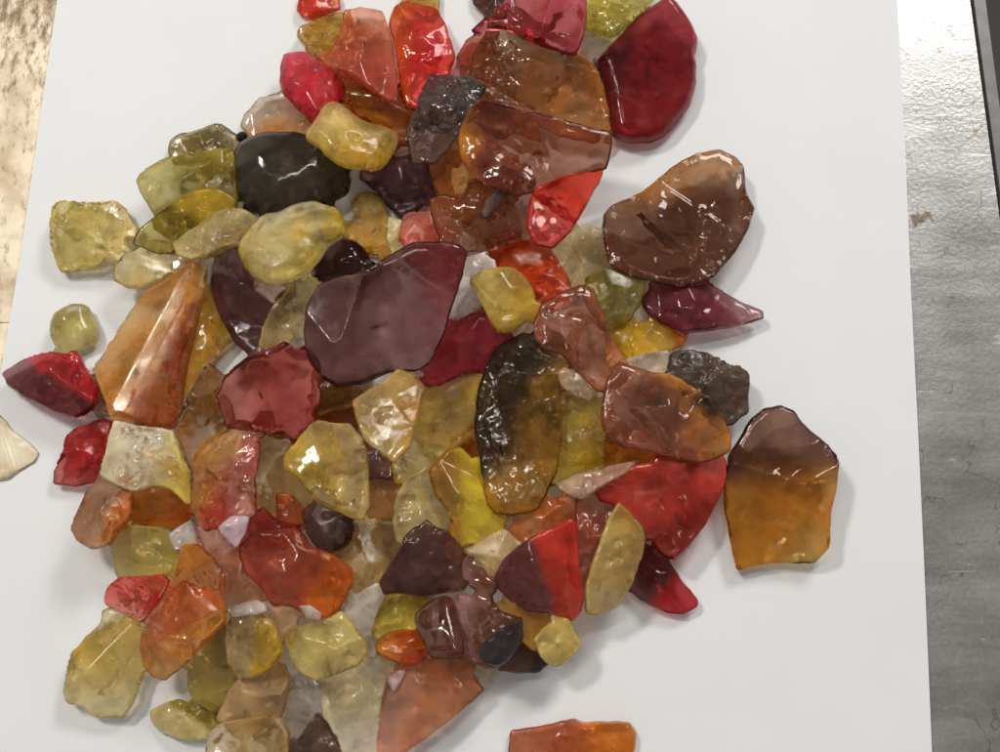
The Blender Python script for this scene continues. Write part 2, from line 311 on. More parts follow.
st("slim wine-purple shard pointing right below the crusted brown stone", "640,301 650,288 679,284 707,281 722,291 746,304 763,311 764,319 736,327 710,331 687,334 663,325 645,312", (108, 38, 48), (122,62,62), (0,.4,.4), L=1, m=.5, r=.25, ridge=(684,284,690,334))
st("glowing yellow stone with an orange corner below the wine-purple shard", "608,330 626,323 644,321 666,327 689,336 682,346 668,352 650,358 624,364 612,352", (204, 164, 44), (210, 120, 20), (0,.75,.15), m=.3, r=.25)
st("cloudy pale tan stone under the glowing yellow one", "616,362 645,354 668,349 676,366 676,384 650,388 626,382", (192, 172, 142), m=.3, r=.2)
st("dark chocolate rough lump with matte surface at the pile's right", "668,354 688,350 708,354 724,361 728,366 740,366 750,374 749,394 748,414 736,423 726,428 712,420 700,400 684,388 666,376", (66, 48, 38), (84,62,48), m=.85, r=.5, bump=2.2, crust=.08)
st("pinkish-brown stone with white glints slanting between the vivid orange stone and the dark olive-brown block", "533,322 540,306 560,292 581,284 594,290 603,314 613,340 628,362 626,382 612,394 596,392 578,374 563,356 542,348 534,336", (122, 66, 46), (150, 92, 60), (20,.5,.3), L=3, m=.4, r=.12, bump=.6, ridge=(580,288,606,388))
st("broad pinkish-brown stone with blue-white streaks beside the dark chocolate lump", "606,380 618,362 632,366 650,371 674,375 694,387 711,403 724,420 732,434 730,452 714,460 700,464 680,460 650,452 620,446 606,438 600,416", (120, 66, 48), (160, 104, 54), (-30,.3,.3), L=3, m=.4, r=.1, bump=.65, crust=.04, ridge=(622,382,716,446))
st("amber band-like stone peeking out under the long curved pinkish-brown one", "594,440 612,430 650,440 694,452 684,464 660,470 630,472 602,470 594,456", (178, 106, 20), m=.25, r=.15)
st("small pale peach flake on the dark olive-brown block", "556,372 565,366 579,374 594,392 592,401 574,396 561,387", (176, 150, 116), L=3, m=.45, r=.25)
st("tall dark olive-brown block with glassy bubbly side in the middle of the pile", "497,346 508,340 520,333 534,334 545,342 562,352 566,368 560,388 562,412 562,440 558,470 548,492 538,510 526,514 510,516 493,514 484,496 479,455 474,428 477,393 485,364", (50, 40, 26), (134, 96, 26), (25,-.05,.25), L=2, m=.3, r=.06, bump=1.0, ridge=(510,345,552,455))
st("tall mossy-yellow stone right of the dark olive-brown block", "552,392 574,390 596,398 604,414 606,440 604,460 606,472 590,478 570,486 554,486 546,470 552,430", (142, 116, 34), (160,134,40), (100,.2,.4), L=1, m=.3, r=.2)
st("big brick-red slab at the lower right of the pile beside the amber block", "590,484 606,476 622,467 650,462 680,460 702,462 726,457 727,475 723,490 706,525 690,546 675,561 660,554 648,534 640,514 620,507 600,502", (184, 52, 38), (128, 30, 16), (70,.5,.2), L=2, m=.42, r=.2, ridge=(700,464,690,545))
st("cloudy pale wedge along the upper edge of the brick-red slab", "554,484 580,473 606,466 640,460 624,474 604,486 582,500 568,496", (176, 152, 124), L=2, m=.3, r=.2)
st("flat orange stone left of the red and purple triangle", "508,528 524,516 540,506 568,491 583,498 580,520 566,526 545,538 522,548 510,542", (172, 96, 38), (166,84,36), L=1, m=.35, r=.25)
st("pinkish-brown glassy stone between the red triangle and the khaki spindle", "576,498 600,488 624,498 612,535 600,564 588,584 578,574 574,540", (156, 80, 58), (140,66,50), L=1, m=.3, r=.1, bump=1.0)
st("glossy triangle, scarlet on the right and purple on the left, at the pile's lower right", "570,518 577,521 579,558 584,600 581,613 572,622 561,618 550,614 528,612 509,601 497,588 494,576 503,558 519,545 535,535", (196, 40, 20), (84, 44, 46), (160,.12,.16), L=3, m=.45, r=.13, ridge=(562,524,516,596), bump=.25)
st("upright khaki spindle between the scarlet triangle and the brick-red slab", "619,501 630,511 644,529 646,539 642,558 632,585 621,605 601,615 586,614 584,590 592,562 603,532 610,514", (160, 136, 76), (150,124,62), L=3, m=.48, r=.3, crust=.08)
st("small dark wine stone with a bright red tip sticking out at the lower right", "650,546 663,544 671,565 685,584 699,600 697,607 682,615 667,613 645,603 632,594 633,580 642,560", (88, 48, 48), (170, 16, 22), (35,.25,.12), L=1, m=.35, r=.08, ridge=(652,546,676,612))
st("large amber block with maroon top standing apart at the pile's right", "737,442 750,419 765,408 781,405 794,410 804,425 823,440 834,452 838,466 835,492 830,512 828,550 815,563 801,564 774,563 755,567 736,571 731,545 724,510 723,486 728,455", (172, 110, 8), (62, 24, 16), (-95,.2,.28), m=.2, r=.1, crust=.12, bump=.5, L=1, ng=1, nf=3, tilt=(.02,.1))

# --- left and lower half
st("red-brown glossy chunk with a white streak left of the plum slab's lower end", "216,395 226,376 255,356 275,350 288,343 306,354 318,376 323,400 313,420 299,436 277,440 262,432 240,430 226,428 220,410", (122, 26, 20), (120,40,28), (210,.4,.3), L=2, m=.42, r=.12, ridge=(268,352,264,436), bump=.4, tilt=(-.1,.16), nf=4, rk=.6, th=1.35)
st("dark tawny-brown stone left of the red-brown glossy chunk", "190,394 209,362 224,374 226,398 232,412 232,432 214,440 200,458 192,474 182,454 174,434 182,412", (104, 70, 38), (120,84,48), (90,.3,.4), m=.4, r=.2, L=1)
st("milky white chunk with yellow veins below the amber prism", "116,420 142,426 174,430 181,448 191,474 197,504 186,504 172,490 154,486 134,492 114,484 99,475 107,456 111,434", (192, 180, 142), (176,156,70), (20,.3,.4), m=.36, r=.35, bump=.8, L=1)
st("brown rounded stone with orange right side at the pile's left edge", "103,479 123,481 134,490 134,513 122,530 112,545 92,550 79,543 72,530 78,515 89,491", (108, 58, 32), (182, 98, 26), (30,.3,.25), m=.4, r=.25, L=1, bump=.7)
st("soft orange stone below the milky white chunk", "128,484 136,478 153,478 173,487 190,498 196,511 184,526 166,534 146,534 128,530 126,508", (184, 116, 40), (190,100,20), (0,.4,.3), m=.42, r=.28)
st("green-tinged yellow stone below the soft orange one", "114,534 130,524 150,526 170,528 178,548 190,556 176,574 158,582 134,582 116,576 111,552", (154, 136, 62), (168,148,50), (0,.3,.4), m=.4, r=.3)
st("small colourless chip with a white glare between yellow and amber stones at left", "168,534 180,526 191,519 196,530 201,545 188,549 175,552", (214, 208, 204), m=.25, r=.08, L=1)
st("amber and red stone with yellow rim below the red-brown glossy chunk", "196,452 206,440 224,430 246,430 260,436 260,456 256,480 258,514 246,522 228,528 204,532 192,508 190,478", (164, 58, 46), (154, 106, 30), (205,.15,.3), L=1, m=.35, r=.12, bump=.7, ridge=(236,434,230,522))
st("pale tan-yellow stone left of the biggest pale yellow chunk", "254,456 262,438 278,432 298,434 314,460 318,502 306,508 294,504 278,526 262,510 252,490", (168, 140, 76), (158,128,64), L=1, m=.36, r=.2, bump=.6)
st("small orange chip left of the dark mulberry bead", "276,492 292,494 302,506 304,530 288,530 276,518", (190, 90, 44), m=.35, r=.2, L=1)
st("biggest pale yellow faceted chunk, at the centre left of the pile", "310,426 320,420 336,423 350,423 360,435 367,450 369,484 371,506 363,521 352,519 336,511 316,503 300,480 284,468 283,454 297,441", (176, 150, 84), (186, 158, 60), (150,.2,.3), L=3, m=.36, r=.22, ridge=(340,430,318,502))
st("pale gold angular stone right of the biggest pale yellow chunk", "351,401 366,392 384,382 397,368 415,374 426,388 420,408 416,430 410,448 394,463 384,456 366,443 359,429", (166, 138, 78), (152,116,56), (0,.3,.4), L=3, m=.36, r=.25)
st("golden-brown stone left of the dark olive-brown block", "418,392 446,380 463,371 484,372 482,403 480,432 464,444 446,458 430,474 408,486 394,484 390,466 408,446 416,424", (158, 126, 56), (170,142,60), (110,.3,.4), L=1, m=.38, r=.18, bump=.7)
st("pale lemon-grey stone above the violet-brown lump", "406,478 430,464 440,486 450,510 456,528 438,534 422,526 408,534 396,544 392,520 396,494", (176, 156, 98), L=1, m=.36, r=.25)
st("small peach-tan stone right of the biggest pale yellow chunk's foot", "366,474 378,472 396,480 402,508 394,522 374,524 364,514", (170, 122, 76), m=.4, r=.25)
st("small dull umber chip in the notch beside the pale gold angular stone", "362,440 380,452 397,464 390,482 374,478 364,462", (98, 68, 58), m=.5, r=.3)
st("glowing lemon-yellow and brown stone left of the dark block's foot", "428,470 448,448 462,448 476,462 487,492 494,508 508,518 504,536 486,546 466,546 452,524 444,508 434,494", (182, 156, 26), (136, 96, 30), (175,.3,.25), L=1, m=.25, r=.18, ridge=(456,450,470,545))
st("tiny orange sliver beside the glowing lemon-yellow stone", "458,448 478,432 484,450 482,474 472,466", (178, 96, 24), m=.3)
st("dull sand-brown stone above the colourless wedge at lower centre", "330,556 352,538 352,520 380,516 400,520 408,532 398,550 388,570 380,586 360,596 346,602 346,580 340,566", (158, 128, 74), (140,108,58), (-80,.2,.4), m=.45, r=.3)
st("colourless wedge below the dull sand-brown stone", "342,602 360,592 378,582 388,594 374,622 370,638 354,630 344,622", (196, 188, 172), m=.55, r=.2, L=1)
st("small dark mulberry bead below the biggest pale yellow chunk", "300,511 312,502 330,506 343,514 356,523 350,544 338,553 321,552 310,540 303,524", (72, 42, 40), m=.65, r=.28, L=2, rnd=1)
st("large red-brown stone with vivid orange right side at lower left centre", "237,548 253,532 268,529 299,527 312,546 334,554 353,568 353,585 339,610 322,623 312,619 290,606 272,606 262,590 244,572", (158, 68, 48), (206, 100, 12), (15,.45,.15), L=2, m=.42, r=.16, bump=.4)
st("small blood-red stone behind the large red-brown and orange one", "234,542 246,518 262,506 278,520 304,526 284,538 256,542 244,550", (156, 44, 40), m=.38, r=.14, L=1, bump=.8)
st("small lilac-clear chip with white glare left of the blood-red stone", "218,528 232,515 250,516 246,532 236,549 226,540", (196, 176, 180), m=.3, r=.06, L=2)
st("dusky pink-brown stone left of the large red-brown and orange one", "194,526 212,522 226,536 240,550 246,570 262,580 268,600 242,611 226,612 222,594 214,570 204,552", (156, 96, 74), (164,116,74), (90,.4,.4), m=.4, r=.25, L=1)
st("honey-orange stone between the green-tinged yellow and dusky pink-brown stones", "182,544 200,544 214,558 226,576 226,594 204,606 184,614 174,600 172,580 178,562", (182, 120, 54), (170,100,50), L=1, m=.35, r=.2)
st("long coral and amber prism pointing down-left at the pile's lower left", "158,604 172,588 184,579 204,589 220,589 226,605 227,622 213,638 200,650 184,666 166,681 152,677 142,664 140,634", (178, 88, 48), (184, 124, 36), (60,.2,.2), L=2, m=.35, r=.16, ridge=(222,592,146,668))
st("bright coral-red pebble at the pile's left edge, end of the coral prism", "104,604 104,595 108,586 118,577 136,576 164,574 171,580 160,602 142,624 126,616", (196, 48, 42), (190,80,70), (110,.3,.4), L=3, m=.42, r=.14, bump=.7)
st("large yellow block with a dark rim at the pile's lower left corner", "102,610 113,618 128,618 144,628 146,660 145,673 133,706 124,717 110,718 93,717 84,707 69,704 63,693 68,672 72,654 86,636 100,624", (170, 144, 66), (186,164,100), (100,.35,.3), L=1, m=.36, r=.25, ridge=(98,628,88,712))
st("small flat olive-and-cream stone right of the large yellow block", "150,710 164,703 179,698 194,704 214,711 216,722 204,740 181,740 159,732 151,721", (190, 174, 116), (124, 108, 28), (-60,.1,.12), m=.36, r=.25)
st("mossy olive stone at lower left beneath the coral prism's tip", "230,626 206,640 194,656 188,669 188,687 195,703 214,714 232,700 242,678 242,650", (136, 118, 52), (110,90,44), (-90,.3,.3), m=.35, r=.2, L=1)
st("upright taupe and yellow prism at lower left centre", "227,621 236,615 250,615 273,617 280,636 284,654 270,670 252,678 238,680 227,662 225,640", (154, 130, 86), (170, 136, 44), (0,.15,.15), L=2, m=.36, r=.25, ridge=(250,616,246,678))
st("squarish tan stone below the upright taupe and yellow prism", "238,678 254,672 270,664 282,662 292,678 288,694 284,714 268,716 246,722 230,716 216,718 226,700 230,690", (156, 124, 76), (146,112,64), L=1, m=.36, r=.35)
st("brown-yellow stone at the photo's lower edge below the squarish tan stone", "207,734 222,722 244,718 268,713 283,718 290,734 288,768 240,774 204,766", (140, 110, 58), (152,126,84), (190,.4,.4), m=.35, r=.18, L=2, bump=.7)
st("milky grey-clear stone right of the squarish tan stone", "288,676 304,673 324,678 324,708 314,722 302,740 290,738 282,714 284,694", (184, 176, 166), (200,192,180), m=.55, r=.2)
st("dark brown pointed stone at the photo's lower edge, left of the cloudy cream one", "316,712 327,722 346,752 350,770 298,772 292,746 304,730", (92, 66, 54), m=.5, r=.25, L=1)
st("broad pale yellow stone below the large red-brown and orange one", "290,626 314,622 328,618 342,610 355,626 368,643 368,654 358,666 340,673 316,682 302,674 291,660 283,640", (172, 152, 80), (164,146,78), L=2, m=.36, r=.35)
st("small fawn chip between the upright prism and the broad pale yellow stone", "268,606 286,602 300,614 298,630 286,644 276,628", (160, 130, 96), m=.35, r=.15, L=1)
st("cloudy cream stone with clear facet at the photo's lower edge", "322,682 340,672 368,656 398,662 388,682 382,704 380,735 378,768 348,770 336,736 322,716", (188, 172, 128), (196,180,150), (80,.3,.4), L=1, m=.55, r=.15, ridge=(362,668,350,768))
st("lemon-yellow stone between the violet-brown lump and the orange lens", "366,632 380,608 386,597 398,592 410,594 427,600 422,616 420,634 402,638 380,644", (180, 158, 62), L=1, m=.36, r=.3)
st("glowing orange lens-shaped stone under the lemon-yellow one at lower centre", "374,642 388,632 400,629 418,630 430,648 426,660 410,668 388,660 376,654", (206, 88, 36), (196,110,50), (180,.5,.3), L=2, m=.4, r=.25, rnd=1)
st("large tapering orange-brown stone at the photo's lower edge", "378,716 388,674 406,667 420,660 436,656 468,658 476,678 485,690 456,716 426,739 404,754 386,770 376,752", (160, 94, 58), (166, 116, 94), (195,.3,.3), L=1, m=.42, r=.2, bump=.5, ridge=(425,664,400,750))
st("added rosy pale flake imitating a facet highlight on the tapering orange-brown stone", "386,673 406,669 402,682 393,694 388,684", (200, 170, 160), m=.4, r=.15, L=2)  # added flake; its pale colour paints a facet highlight of the stone below
st("dark maroon-brown stone right of the orange lens at lower centre", "413,616 428,601 442,595 454,598 459,620 464,640 464,658 448,660 430,659 426,648 417,632", (88, 52, 44), (100,54,40), (-60,.2,.4), L=3, m=.5, r=.22, rnd=1)
st("violet-brown rounded lump with pale rim at lower centre", "422,523 427,519 435,526 447,530 460,543 467,554 464,571 473,580 463,591 441,594 421,597 397,593 384,596 379,582 391,562 401,548 404,536 414,527", (76, 45, 45), (100, 50, 36), (0,.6,.25), L=3, m=.58, r=.25)
st("knotty brown and mauve stone with a raised spur at lower centre right", "468,562 474,553 483,562 489,580 494,602 500,610 518,616 516,632 506,652 498,671 484,668 470,661 461,648 457,634 454,612 458,598 474,594 477,580", (98, 58, 44), (130, 96, 90), (180,.35,.3), L=2, m=.45, r=.14, bump=.7, ridge=(484,560,486,660))
st("dark slate lens beside the knotty brown and mauve stone", "477,653 488,638 504,627 522,616 524,640 512,657 500,667 486,665", (56, 49, 52), L=3, m=.6, r=.18)
st("brown lump with black corner at the pile's lower right rim, under the pale cube", "516,616 526,632 540,648 546,666 540,673 516,673 498,671 492,662 506,648", (90, 58, 46), (40,30,26), (25,.65,.12), m=.45, r=.18, L=1)
st("amber-yellow stone beneath the scarlet and purple triangle's lower edge", "490,604 504,600 530,606 556,612 556,624 540,640 534,652 520,640 508,624", (170, 126, 46), m=.35, r=.22, L=1)
st("little pale yellow cube at the pile's lower right rim", "533,639 544,626 558,618 570,620 583,644 575,655 559,667 551,667 539,656", (180, 160, 92), (172,150,76), m=.36, r=.25, L=2, bump=.7)
st("light tan stone left of the scarlet and purple triangle", "464,550 484,538 504,528 520,542 506,562 496,584 486,578 478,562", (186, 160, 110), L=1, m=.45, r=.3)
st("cream clear wedge poking out below the knotty brown and mauve stone", "458,656 480,660 500,672 487,690 474,684", (208, 196, 170), m=.55, r=.15)
st("red-amber flat stone alone at the photo's lower edge right of the pile", "510,730 533,727 552,723 574,718 583,722 603,721 629,721 637,732 635,746 630,778 506,778", (156, 76, 44), (196, 106, 20), (5,.25,.2), m=.35, r=.2, flat=.6)
st("olive-brown stone under the lower edge of the big plum slab", "312,372 338,382 362,380 378,388 356,406 332,412 308,412", (124, 98, 48), L=1, m=.4, r=.25)
st("orange-brown stone under the right end of the red-brown glossy chunk", "298,414 320,404 354,400 360,426 338,428 314,430 298,440", (158, 76, 34), m=.3, r=.2)
st("khaki chip between the round mustard-yellow disc and the tall dark block", "500,330 520,316 540,318 540,340 520,346 504,346", (200, 184, 160), m=.3, r=.2)
st("added white flake imitating glare between the honey-orange stone and the upright taupe and yellow prism", "226,606 240,604 256,599 266,603 268,612 252,616 232,617", (226, 220, 212), m=.55, r=.08, L=3)  # added flake; white colour stands in for bright glare and bare paper
st("added white flake imitating glare at the lower tip of the large red-brown and orange stone", "298,606 310,605 322,614 320,622 306,619", (226, 220, 212), m=.55, r=.08, L=3)  # second added flake, coloured white to imitate glare and a paper gap

# ------------------------------------------------------------------ building the stones
def inside_poly(P, poly):
    x, y = P[:, 0], P[:, 1]; r = np.zeros(len(P), bool)
    n = len(poly); j = n - 1
    for i in range(n):
        xi, yi = poly[i]; xj, yj = poly[j]
        c = ((yi > y) != (yj > y))
        if yi != yj:
            r ^= c & (x < (xj - xi) * (y - yi) / (yj - yi) + xi)
        j = i
    return r
def dist_poly(P, poly):
    a = poly; b = np.roll(poly, -1, 0); ab = b - a
    l2 = (ab ** 2).sum(1) + 1e-9
    best = np.full(len(P), 1e9)
    for i in range(0, len(P), 4000):
        q = P[i:i + 4000][:, None, :] - a[None]
        t = np.clip((q * ab[None]).sum(2) / l2, 0, 1)
        best[i:i + 4000] = np.sqrt(((q - t[..., None] * ab[None]) ** 2).sum(2)).min(1)
    return best
def area2(p): return 0.5 * np.sum(p[:, 0] * np.roll(p[:, 1], -1) - np.roll(p[:, 0], -1) * p[:, 1])
def resample(p, step):
    q = np.vstack([p, p[:1]]); seg = np.sqrt(((q[1:] - q[:-1]) ** 2).sum(1)); cum = np.concatenate([[0], np.cumsum(seg)])
    n = max(12, int(cum[-1] / step)); t = np.linspace(0, cum[-1], n, endpoint=False)
    return np.stack([np.interp(t, cum, q[:, 0]), np.interp(t, cum, q[:, 1])], 1)
def chaikin(p, r):
    n = np.roll(p, -1, 0); return np.stack([p * (1 - r) + n * r, p * r + n * (1 - r)], 1).reshape(-1, 2)
def fbm(P, s, seed, octv=3):
    o = np.empty(len(P))
    for i, (x, y) in enumerate(P):
        v = 0; a = 1; k = 1 / s
        for _ in range(octv):
            v += a * noise.noise((x * k, y * k, seed)); a *= .5; k *= 2
        o[i] = v
    return o

class Shape: pass
def make_shape(g, idx):
    """facets, dents and proportions of one stone, chosen once (in units of its own size)"""
    rnd = random.Random(idx * 7 + 3)
    h = Shape(); h.rnd = rnd; h.seed = idx * 13.7
    h.planes = []
    n = g.get('nf', 1 if g.get('flat') else (3 if g.get('rnd') else rnd.randint(4, 7)))
    a0 = rnd.uniform(0, 6.28)
    for k in range(n):
        th = a0 + 6.283 * k / n + rnd.uniform(-.5, .5)
        h.planes.append((math.cos(th), math.sin(th), rnd.uniform(.12, .5) if g.get('rnd') else rnd.uniform(.3, 1.15), rnd.uniform(-.25, .55)))
    h.bplanes = [(math.cos(t), math.sin(t), rnd.uniform(.25, 1.0), rnd.uniform(-.15, .6)) for t in [rnd.uniform(0, 6.28) for _ in range(4 if g.get('rnd') else 7)]]
    h.scoops = []
    nsc = 0 if (g.get('rnd') or g.get('flat') or 'nf' in g) else rnd.randint(1, 3)
    for _ in range(nsc):
        th = rnd.uniform(0, 6.28); ra = rnd.uniform(.85, 1.35)
        h.scoops.append((ra * math.cos(th), ra * math.sin(th), rnd.uniform(.6, 1.15), rnd.uniform(.32, .6)))
    h.chips = []
    bm = g.get('bump', .5)
    for _ in range(int(rnd.randint(10, 16) * (max(0, bm - .45) + .5 * (bm >= .45)) * (.5 if g.get('rnd') else 1))):
        h.chips.append((rnd.uniform(-1.2, 1.2), rnd.uniform(-1.2, 1.2), rnd.uniform(.10, .26), rnd.uniform(.04, .10), rnd.uniform(-.6, .6), rnd.uniform(-.6, .6)))
    h.dents = []
    return h
def heights(h, g, P, poly, c, inr, ridge, noisy=True):
    d = dist_poly(P, poly)
    T = (min(1.25 * inr, 0.55 * inr + 14)) * g.get('th', 1.0)
    if g.get('flat'): T = 6.5 if g['flat'] == 1 else 15
    Ht, Hb = .62 * T, .40 * T
    rr = .9 if g.get('rnd') else .26
    u = 1 - np.clip(d / (rr * inr), 0, 1)
    prof = np.power(np.clip(1 - u ** 2.1, 0, 1), .55)
    t = Ht * prof
    ux, uy = (P[:, 0] - c[0]) / inr, (P[:, 1] - c[1]) / inr
    if noisy:
        ux = ux + .22 * fbm(P, inr * .7, h.seed + 21, 3); uy = uy + .22 * fbm(P, inr * .7, h.seed + 31, 3)
    for (cx, cy, m, off) in h.planes:
        s = (P[:, 0] - c[0]) / inr * cx + (P[:, 1] - c[1]) / inr * cy - off
        t = np.minimum(t, np.maximum(Ht * .97 - m * s * inr * .55, .16 * Ht * prof))
    if ridge is not None:
        (x1, y1), (x2, y2) = ridge
        nx, ny = -(y2 - y1), (x2 - x1); l = math.hypot(nx, ny); nx /= l; ny /= l
        s = ((P[:, 0] - x1) * nx + (P[:, 1] - y1) * ny) / inr
        k1, k2 = .36, .60
        t = np.minimum(t, np.maximum(Ht * 1.02 - (np.sqrt(s * s + g.get('rw', .0) ** 2) - g.get('rw', .0)) * np.where(s > 0, k1, k2) * inr * .95, .2 * Ht * prof))
    for (dx, dy, r, k) in h.scoops:
        q2 = ((ux - dx) ** 2 + (uy - dy) ** 2) / r ** 2
        t = np.minimum(t, np.maximum(Ht * (k + (1 - k) * q2), .18 * Ht * prof))
    for (dx, dy, r, dp, sx, sy) in h.chips:
        r = max(r, 4.2 / inr)
        q2 = ((ux - dx) ** 2 + (uy - dy) ** 2) / r ** 2
        t = t - np.where(q2 < 1, Ht * dp * (1 - q2) * (1 + sx * (ux - dx) / r + sy * (uy - dy) / r) * prof * 1.6, 0)
    for (dx, dy, r, dp) in h.dents:
        q = np.sqrt((ux - dx) ** 2 + (uy - dy) ** 2) / r
        t = t - Ht * dp * np.clip(1 - q ** 2, 0, 1) * prof
    b = -Hb * np.power(np.clip(1 - u ** 2.3, 0, 1), .55)
    for (cx, cy, m, off) in h.bplanes:
        s = ux * cx + uy * cy - off
        b = np.maximum(b, np.minimum(-Hb * .97 + m * s * inr * .5, -.35 * Hb * prof))
    b = np.maximum(b, -Hb * .9)
    if noisy:
        bmp = g.get('bump', .5)
        t = t + prof * (fbm(P, inr * .9, h.seed, 2) * Ht * .035 + fbm(P, 8, h.seed + 5) * .45 * max(0, bmp - .25))
        b = b + prof * fbm(P, inr * .8, h.seed + 9) * Hb * .07
    return t, b, d

# lower stones continue a little way under the stones that lie on them
for i, g in enumerate(G):
    p = np.array(g['px'])
    p = chaikin(p, .22 if g.get('rnd') else .07); p = resample(p, 2.6)
    if area2(p) < 0: p = p[::-1]
    g['out'] = p
order = sorted(range(len(G)), key=lambda i: (G[i]['L'], i))
raw = {i: G[i]['out'].copy() for i in order}
for i in order:
    if G[i].get('ng'): continue
    p = raw[i]; tg = np.roll(p, -1, 0) - np.roll(p, 1, 0)
    nrm = np.stack([tg[:, 1], -tg[:, 0]], 1); nrm /= np.linalg.norm(nrm, axis=1)[:, None] + 1e-9
    mv = np.zeros(len(p))
    for j in order:
        if G[j]['L'] <= G[i]['L']: continue
        q = raw[j]
        if (q.min(0) > p.max(0) + 16).any() or (q.max(0) < p.min(0) - 16).any(): continue
        for amt in (4, 8, 13):
            t = p + nrm * amt
            ok = inside_poly(t, q) & (dist_poly(t, q) > 3.5)
            mv = np.where(ok, np.maximum(mv, amt), mv)
    k = mv.copy()
    run = np.convolve(np.concatenate([mv[-4:], mv, mv[:4]]) > 0, np.ones(9), 'valid')
    k = np.where(run >= 6, k, 0)
    for _ in range(14): k = (np.roll(k, 1) + k + np.roll(k, -1)) / 3
    G[i]['out'] = p + nrm * np.minimum(mv, k)[:, None]

# height of the pile so far, on a 2-unit grid
GX0, GY0, GS = -580, -460, 2.0
GW, GH = 600, 480
PILE = np.zeros((GH, GW))
def grid_in(poly):
    x0, y0 = poly.min(0); x1, y1 = poly.max(0)
    i0 = max(0, int((x0 - GX0) / GS)); i1 = min(GW - 1, int((x1 - GX0) / GS) + 1)
    j0 = max(0, int((y0 - GY0) / GS)); j1 = min(GH - 1, int((y1 - GY0) / GS) + 1)
    jj, ii = np.mgrid[j0:j1 + 1, i0:i1 + 1]; jj = jj.ravel(); ii = ii.ravel()
    P = np.stack([GX0 + ii * GS, GY0 + jj * GS], 1).astype(float)
    m = inside_poly(P, poly)
    return P[m], jj[m], ii[m]
def centre(poly):
    P, _, _ = grid_in(poly)
    d = dist_poly(P, poly); w = d > .85 * d.max()
    return P.mean(0) * .5 + P[w].mean(0) * .5, d.max()

